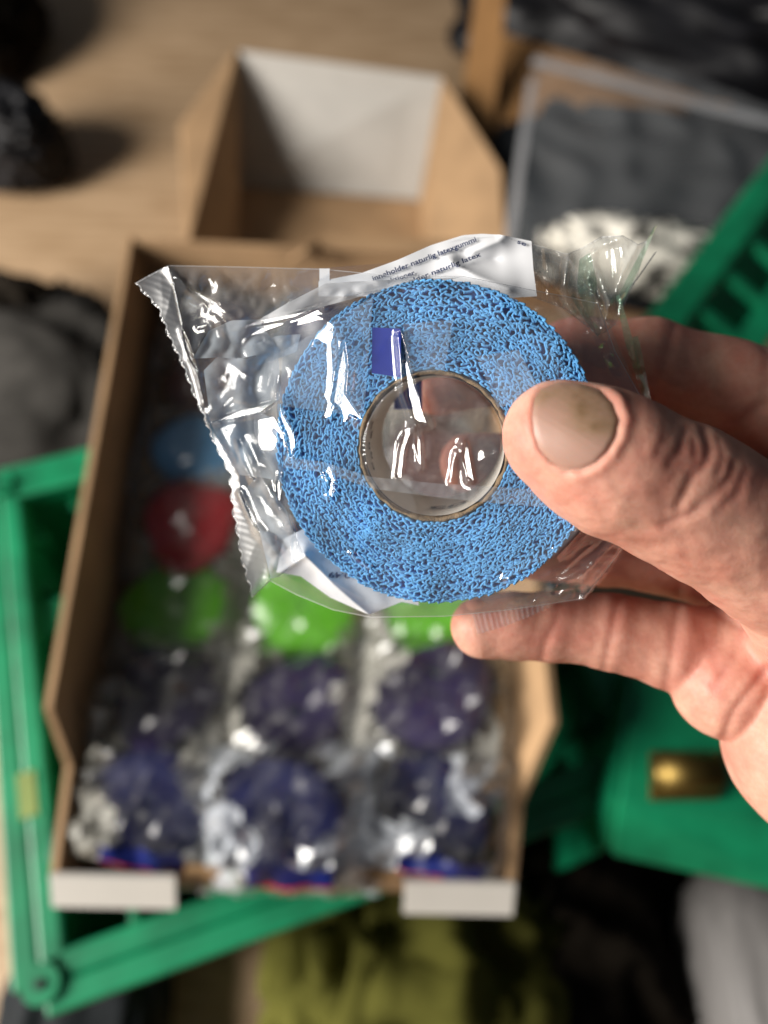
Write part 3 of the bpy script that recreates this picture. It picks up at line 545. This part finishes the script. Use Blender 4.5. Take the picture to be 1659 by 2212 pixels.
X, Y, D, fc = tail(); cut(X[:, :2], Y[:, :2], D[:, :2]); cut(X[:, -2:], Y[:, -2:], D[:, -2:]); cut(X[-2:], Y[-2:], D[-2:]); mesh('twisted_end', PW(X, Y, D).reshape(-1, 3), fc, MAT['filmt'], wrap, True)
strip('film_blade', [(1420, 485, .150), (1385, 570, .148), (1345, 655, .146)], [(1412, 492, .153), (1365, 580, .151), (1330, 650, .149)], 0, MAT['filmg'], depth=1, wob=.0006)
strip('film_blade', [(1420, 542, .148), (1380, 600, .147), (1340, 652, .146)], [(1412, 548, .152), (1372, 604, .151), (1334, 650, .149)], 0, MAT['film'], depth=1, wob=.0006)
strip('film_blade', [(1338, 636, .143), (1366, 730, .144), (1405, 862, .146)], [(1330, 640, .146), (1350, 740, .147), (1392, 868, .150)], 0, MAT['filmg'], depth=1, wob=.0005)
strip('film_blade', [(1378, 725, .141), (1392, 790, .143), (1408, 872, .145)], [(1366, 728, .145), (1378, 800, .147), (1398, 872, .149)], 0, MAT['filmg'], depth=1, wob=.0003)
strip('film_blade', [(1282, 690, .142), (1330, 775, .143), (1398, 874, .145)], [(1268, 700, .148), (1316, 800, .148), (1380, 880, .150)], 0, MAT['film'], depth=1, wob=.0006)
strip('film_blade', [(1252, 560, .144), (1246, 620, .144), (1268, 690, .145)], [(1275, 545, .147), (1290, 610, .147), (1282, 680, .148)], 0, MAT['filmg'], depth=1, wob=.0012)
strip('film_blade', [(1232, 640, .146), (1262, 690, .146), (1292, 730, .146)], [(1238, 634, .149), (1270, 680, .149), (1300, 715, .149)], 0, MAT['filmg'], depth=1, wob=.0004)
# lower folded seal, crimped, resting on the finger
strip('folded_seal', [(1020, 1324, .1490), (1060, 1322, .1487), (1122, 1309, .1482), (1194, 1303, .1480)], [(1032, 1370, .1500), (1075, 1358, .1497), (1130, 1338, .1492), (1192, 1310, .1488)], 0, MAT['seal'], depth=1, crimp=.00010, nu=90)
strip('folded_edge', [(1110, 1296, .1465), (1180, 1270, .1460), (1235, 1248, .1455), (1262, 1240, .1455)], [(1022, 1332, .1485), (1122, 1311, .1480), (1200, 1300, .1475), (1262, 1295, .1470)], 0, MAT['film'], depth=1, wob=.0012, nu=90, nv=24)
strip('folded_edge', [(1250, 1252, .1440), (1300, 1195, .1450), (1345, 1140, .1460)], [(1262, 1296, .1475), (1318, 1235, .1480), (1370, 1140, .1490)], 0, MAT['film'], depth=1, wob=.0008, nu=60, nv=16)
# white printed panel of the wrapper, above and below the roll
def panel(name, top, right, bot, left, dfn, folds, nu=70, nv=50, wob=.0006, seed=90):
    X, Y = coons(top, right, bot, left, nu, nv); D = dfn(X, Y)
    for pl, hh, w in folds: D = D-hh*np.exp(-polydist(X, Y, pl)/w)
    return mesh(name, PW(X, Y, D).reshape(-1, 3), grid_faces(nu, nv)[:, ::-1], MAT['label'], wrap, True)
LF = [([(1020, 545), (1080, 520), (1088, 508)], .0012, 16), ([(975, 565), (1020, 592), (1100, 625)], .0014, 14), ([(1000, 560), (1070, 560)], -.0010, 18)]
labd = lambda x, y: .1425+.000045*(600-y)*.6-.000004*(x-900)+.0004*noise2(x/60, y/60, 91)
lab = panel('printed_panel', [(688, 608), (780, 590), (860, 561), (930, 530), (1000, 508), (1040, 505), (1082, 507), (1148, 521)], [(1148, 521), (1152, 580), (1160, 640)], [(688, 640), (800, 640), (1000, 650), (1160, 640)], [(688, 608), (688, 640)], labd, LF)
panel('printed_panel', [(612, 1165), (660, 1140), (760, 1200), (900, 1270)], [(900, 1270), (905, 1308)], [(597, 1236), (650, 1245), (712, 1290), (797, 1328), (868, 1300), (905, 1308)], [(612, 1165), (597, 1236)],
      lambda x, y: .1515+.00001*(y-1200)+.0006*noise2(x/50, y/50, 92), [([(655, 1195), (720, 1262), (797, 1328)], .0016, 16), ([(600, 1240), (660, 1200)], .0014, 12)])
panel('printed_panel', [(690, 580), (712, 580)], [(712, 580), (712, 612)], [(690, 612), (712, 612)], [(690, 580), (690, 612)], lambda x, y: .1430+0*x, [], 8, 8)
def letter(s, p0, p1, size, dfn, m, sl=0, bold=True, flip=False):
    v, f = text_verts(s, bold); w = v[:, 0].max(); p0, p1 = np.array(p0, float), np.array(p1, float); t = (p1-p0); n = np.array([t[1], -t[0]])/np.linalg.norm(t)
    xy = p0+v[:, :1]/w*t+v[:, 1:2]*size*n+sl*0
    mesh('printed_text', PW(xy[:, 0], xy[:, 1], dfn(xy[:, 0], xy[:, 1])).reshape(-1, 3), f, m, lab)
ld = lambda x, y: labd(x, y)-.0004-sum(np.maximum(hh, 0)*np.exp(-polydist(x, y, pl)/w) for pl, hh, w in LF)
letter('inneholder naturlig latexgummi', (806, 607), (1030, 521), 15.5, ld, MAT['ink'])
letter('aksjoner.', (838, 613), (900, 592), 15, ld, MAT['ink'])
letter('older naturlig latex', (884, 614), (1040, 553), 15, ld, MAT['ink'])
letter('se', (1116, 525), (1136, 532), 13, ld, MAT['ink'])
bd = lambda x, y: .1508+.00001*(y-1200)-.0009*np.exp(-polydist(x, y, [(655, 1195), (720, 1262)])/16)
letter('0.49', (758, 1238), (710, 1236), 17, bd, MAT['ink'])
# ------------------------------------------------------------------ hand
def make_hand():
    h = .00062
    def c3(px, py, d): return np.array([(px-CX)/FP*d, (CY-py)/FP*d, -d])
    B = []                                         # chains of (px, py, depth, radius mm), blend in mm
    def chain(k, *q): 
        for a, b in zip(q, q[1:]): B.append((c3(*a[:3]), c3(*b[:3]), a[3]/1000, b[3]/1000, k/1000))
    chain(5, (1800, 1330, .170, 22), (1870, 1480, .172, 24))                                                             # palm
    chain(5, (1700, 1400, .172, 15), (1850, 1250, .172, 20))
    chain(3, (1570, 1480, .160, 11.6), (1690, 1370, .166, 15), (1820, 1330, .170, 19))                                    # pad below the little finger
    chain(.8, (1805, 1600, .156, 22.4), (1900, 1560, .158, 25), (2080, 1800, .172, 27), (2300, 2080, .190, 27))           # heel and wrist
    chain(4, (1200, 938, .1255, 8.9), (1262, 970, .1255, 10.2), (1335, 1010, .1258, 11.3), (1470, 1072, .128, 11.8), (1560, 1125, .1295, 11.6), (1665, 1188, .133, 12.8), (1830, 1290, .142, 18), (1930, 1420, .152, 22))
    chain(3, (945, 838, .1785, 6.8), (1060, 800, .1775, 8), (1250, 775, .174, 9), (1400, 783, .171, 9.6), (1560, 835, .169, 10.4), (1659, 868, .170, 11.2), (1830, 985, .172, 14), (1850, 1250, .172, 18))
    chain(3, (1015, 1000, .1795, 7.2), (1150, 1010, .179, 8.4), (1320, 1050, .178, 9.2), (1500, 1080, .177, 10.2), (1800, 1130, .174, 15))
    chain(2, (1120, 1190, .1800, 6.8), (1300, 1186, .1800, 8.8), (1420, 1196, .1790, 9.3), (1560, 1230, .178, 10), (1800, 1240, .176, 16))
    chain(1.2, (1042, 1356, .1640, 6.9), (1110, 1352, .1640, 7.4), (1190, 1354, .1642, 7.6), (1240, 1356, .1642, 7.5), (1315, 1364, .164, 8.4), (1375, 1376, .164, 8.5), (1450, 1396, .164, 9.6), (1560, 1420, .166, 11), (1700, 1400, .170, 15))
    lo = np.min([np.minimum(a, b)-max(r1, r2)-.004 for a, b, r1, r2, k in B], 0); hi = np.max([np.maximum(a, b)+max(r1, r2)+.004 for a, b, r1, r2, k in B], 0)
    hi[0] = min(hi[0], .118); lo[1] = max(lo[1], -.088)
    n = np.ceil((hi-lo)/h).astype(int)+1
    Fd = np.full(n, .02, np.float32)
    ax = [lo[i]+np.arange(n[i])*h for i in range(3)]
    for a, b, r1, r2, k in B:
        m = max(r1, r2)+.012; i0 = np.maximum(((np.minimum(a, b)-m-lo)/h).astype(int), 0); i1 = np.minimum(((np.maximum(a, b)+m-lo)/h).astype(int)+2, n)
        if (i1 <= i0).any(): continue
        sl = tuple(slice(i0[i], i1[i]) for i in range(3))
        gx, gy, gz = np.meshgrid(*[ax[i][sl[i]].astype(np.float32) for i in range(3)], indexing='ij', sparse=True)
        ba = b-a; L2 = ba@ba
        t = np.clip(((gx-a[0])*ba[0]+(gy-a[1])*ba[1]+(gz-a[2])*ba[2])/L2, 0, 1)
        d = np.sqrt((gx-a[0]-t*ba[0])**2+(gy-a[1]-t*ba[1])**2+(gz-a[2]-t*ba[2])**2)-(r1+(r2-r1)*t)
        o = Fd[sl]; q = np.clip(.5+.5*(o-d)/k, 0, 1); Fd[sl] = (o*(1-q)+d*q)-k*q*(1-q)
    # surface nets
    ins = Fd < 0; cnt = np.zeros(n-1, np.int8)
    for i in (0, 1):
        for j in (0, 1):
            for k in (0, 1): cnt += ins[i:n[0]-1+i, j:n[1]-1+j, k:n[2]-1+k]
    act = (cnt > 0) & (cnt < 8); ids = np.full(act.shape, -1, np.int32); I, J, K = np.nonzero(act); ids[I, J, K] = np.arange(len(I))
    acc = np.zeros((len(I), 3)); w = np.zeros(len(I))
    cor = [(i, j, k) for i in (0, 1) for j in (0, 1) for k in (0, 1)]
    for a in cor:
        for b in cor:
            if sum(abs(a[i]-b[i]) for i in range(3)) == 1 and a < b:
                va = Fd[I+a[0], J+a[1], K+a[2]]; vb = Fd[I+b[0], J+b[1], K+b[2]]; m = (va < 0) != (vb < 0)
                t = np.where(m, va/(va-vb+1e-12), 0)[:, None]; acc += m[:, None]*(np.array(a)+(np.array(b)-np.array(a))*t); w += m
    V = lo+(np.stack([I, J, K], 1)+acc/w[:, None])*h
    Fs = []
    for x in range(3):
        y, z = (x+1) % 3, (x+2) % 3
        s0 = [slice(None)]*3; s1 = [slice(None)]*3; s0[x] = slice(0, -1); s1[x] = slice(1, None)
        A_, B_ = ins[tuple(s0)], ins[tuple(s1)]; e = np.argwhere(A_ != B_); e = e[(e[:, y] > 0) & (e[:, z] > 0) & (e[:, y] < n[y]-1) & (e[:, z] < n[z]-1)]
        fl = A_[e[:, 0], e[:, 1], e[:, 2]]
        def cid(dy, dz):
            q = e.copy(); q[:, y] -= dy; q[:, z] -= dz; return ids[q[:, 0], q[:, 1], q[:, 2]]
        q = np.stack([cid(1, 1), cid(0, 1), cid(0, 0), cid(1, 0)], 1); q[~fl] = q[~fl][:, ::-1]; Fs.append(q)
    Fq = np.concatenate(Fs); Fq = Fq[(Fq >= 0).all(1)]
    # normals
    def nrm(V):
        fn = np.cross(V[Fq[:, 2]]-V[Fq[:, 0]], V[Fq[:, 3]]-V[Fq[:, 1]]); N = np.zeros_like(V)
        for k in range(4): np.add.at(N, Fq[:, k], fn)
        return N/(np.linalg.norm(N, axis=1)[:, None]+1e-12)
    N = nrm(V)
    px = CX+V[:, 0]/-V[:, 2]*FP; py = CY-V[:, 1]/-V[:, 2]*FP; dep = -V[:, 2]
    view = -V/np.linalg.norm(V, axis=1)[:, None]; front = np.clip((N*view).sum(1)*3, 0, 1)
    thumb = (dep < .150) & (px < 1900)
    C4 = lambda *p: [(917.9+.537*a, 648+.537*b) for a, b in p]
    dis = np.zeros(len(V)); red = np.zeros(len(V))
    def crease(pl, depth, w, msk, bul=.45, rd=.25):
        d = polydist(px, py, pl); g = np.exp(-(d/w)**2); depth = depth*.26
        nonlocal dis, red
        dis += msk*front*(-depth*g+bul*depth*np.exp(-((d-2.4*w)/(1.6*w))**2)); red += msk*front*rd*.8*np.exp(-(d/(w*1.6))**2)
    T = thumb; Fg = (dep >= .146)
    for pl, dp, w in ((C4((1050, 520), (1030, 600), (985, 660)), .0006, 7), (C4((1120, 520), (1145, 600), (1130, 650), (1070, 720), (1020, 830)), .00095, 8), (C4((1240, 660), (1225, 720), (1150, 800), (1050, 870), (960, 900)), .0007, 8),
                      (C4((1080, 560), (1090, 640), (1060, 700)), .0004, 5), (C4((1290, 680), (1260, 780), (1180, 850)), .0004, 7), (C4((960, 560), (930, 640)), .0003, 7), (C4((880, 560), (860, 620)), .00025, 7), (C4((1180, 560), (1200, 640), (1180, 700)), .0004, 6)):
        crease(pl, dp, w, T)
    for pl, dp, w in ((C4((545, 1190), (530, 1290), (480, 1400), (470, 1460)), .0007, 9), (C4((790, 1190), (760, 1290), (740, 1400), (720, 1490)), .0008, 9), (C4((1025, 1150), (1010, 1300), (990, 1450), (970, 1570)), .0011, 11),
                      (C4((1010, 90), (985, 200), (940, 320), (905, 420)), .0012, 12), (C4((1379, 420), (1290, 470), (1200, 540)), .0010, 11), (C4((1185, 1810), (1240, 1660), (1379, 1480)), .0012, 8), (C4((1030, 1195), (1180, 1260), (1340, 1350)), .001, 9),
                      (C4((1379, 1180), (1300, 1330), (1220, 1470), (1170, 1560)), .0005, 10), (C4((1100, 1300), (1200, 1500)), .00025, 9), (C4((1060, 1480), (1160, 1560)), .0003, 7)):
        crease(pl, dp, w, Fg)
    # the nail bed: groove, raised fold and sunken bed
    NO = C4((440, 400), (470, 355), (540, 330), (620, 335), (700, 360), (760, 410), (787, 480), (770, 550), (735, 610), (690, 660), (630, 688), (570, 690), (510, 655), (460, 600), (440, 540), (432, 470))
    inn = inpoly(px, py, NO) & T; dn_ = polydist(px, py, NO+NO[:1])
    ft = (px-1150)/190                               # 0 at the free edge, 1 at the cuticle
    sd_ = np.where(inn, -dn_, dn_); sm = T*front*(dn_ < 70)
    fold = sm*np.exp(-((sd_-13)/12)**2)*(.00006+.00042*np.clip(ft, 0, 1)**1.5); groove = sm*np.exp(-((sd_+1)/6)**2)*.00030
    sel = inn & (front > .2); cx0, cy0 = 1245, 925
    def basis(x, y): x = (x-cx0)/100; y = (y-cy0)/100; return np.stack([np.ones_like(x), x, y, x*x, x*y, y*y], -1)
    co = np.linalg.lstsq(basis(px[sel], py[sel]), dep[sel], rcond=None)[0]
    dis += fold-groove-sm*sstep(4, -12, sd_)*.0009
    # broad unevenness of flesh
    dis += .00030*noise2(px/60, py/60+dep*300, 101)+.00012*noise2(px/22, py/22+dep*500, 102)
    V = V+N*dis[:, None]
    red += .22*sm*np.exp(-((sd_-2)/5)**2)+.30*Fg*sstep(.158, .172, dep)+.22*np.clip(noise2(px/90, py/90, 103)*2, -1, 1)+.18*Fg*np.exp(-(((px-1520)/70)**2+((py-1420)/110)**2))+.15*T*np.exp(-(((px-1480)/90)**2+((py-1010)/60)**2))+T*np.exp(-((px-1130)/60)**2)*.05
    world = CL+V@CR.T
    o = mesh('hand', world, Fq, SKIN, None, True)
    at = o.data.attributes.new('red', 'FLOAT', 'POINT'); at.data.foreach_set('value', np.clip(red, 0, .8).astype(np.float32))
    tag(o, 'right hand gripping the blue roll, thumb with a stained nail in front', 'hand')
    # nail plate: polar grid over the outline
    no = pathpts(NO+NO[:1], 97)[:-1]; R_ = 24; cc = no.mean(0); t = np.linspace(0, 1, R_)[:, None, None]
    S = cc+(no[None]-cc)*t; D = (basis(S[..., 0], S[..., 1])@co)-.00005
    rim = np.clip((t[..., 0]-.86)/.14, 0, 1); free = np.clip((1195-S[..., 0])/45, 0, 1)
    D = D+rim**2*.0005*(1-.7*free)-.0001*free-.00006*noise2((S[..., 0]*.54-S[..., 1]*.84)/9, (S[..., 0]*.84+S[..., 1]*.54)/160, 104)
    v = PW(S[..., 0], S[..., 1], D).reshape(-1, 3); k = 96
    fs = [(i*k+j, i*k+(j+1) % k, (i+1)*k+(j+1) % k, (i+1)*k+j) for i in range(R_-1) for j in range(k)]
    nl = mesh('nail', v, [q[::-1] for q in fs], MAT['nail'], o, True)
    gx, gy = S[..., 0].ravel(), S[..., 1].ravel()
    dirt = .6*np.exp(-(((gx-1280)/60)**2+((gy-900)/45)**2))+.40*np.exp(-(((gx-1292)/26)**2+((gy-920)/16)**2))+.3*np.exp(-(((gx-1255)/14)**2+((gy-884)/22)**2))+.45*np.exp(-((gy-850)/28)**2)+.35*np.clip((gx-1300)/40, 0, 1)
    at = nl.data.attributes.new('dirt', 'FLOAT', 'POINT'); at.data.foreach_set('value', np.clip(dirt, 0, 1.2).astype(np.float32))
make_hand()
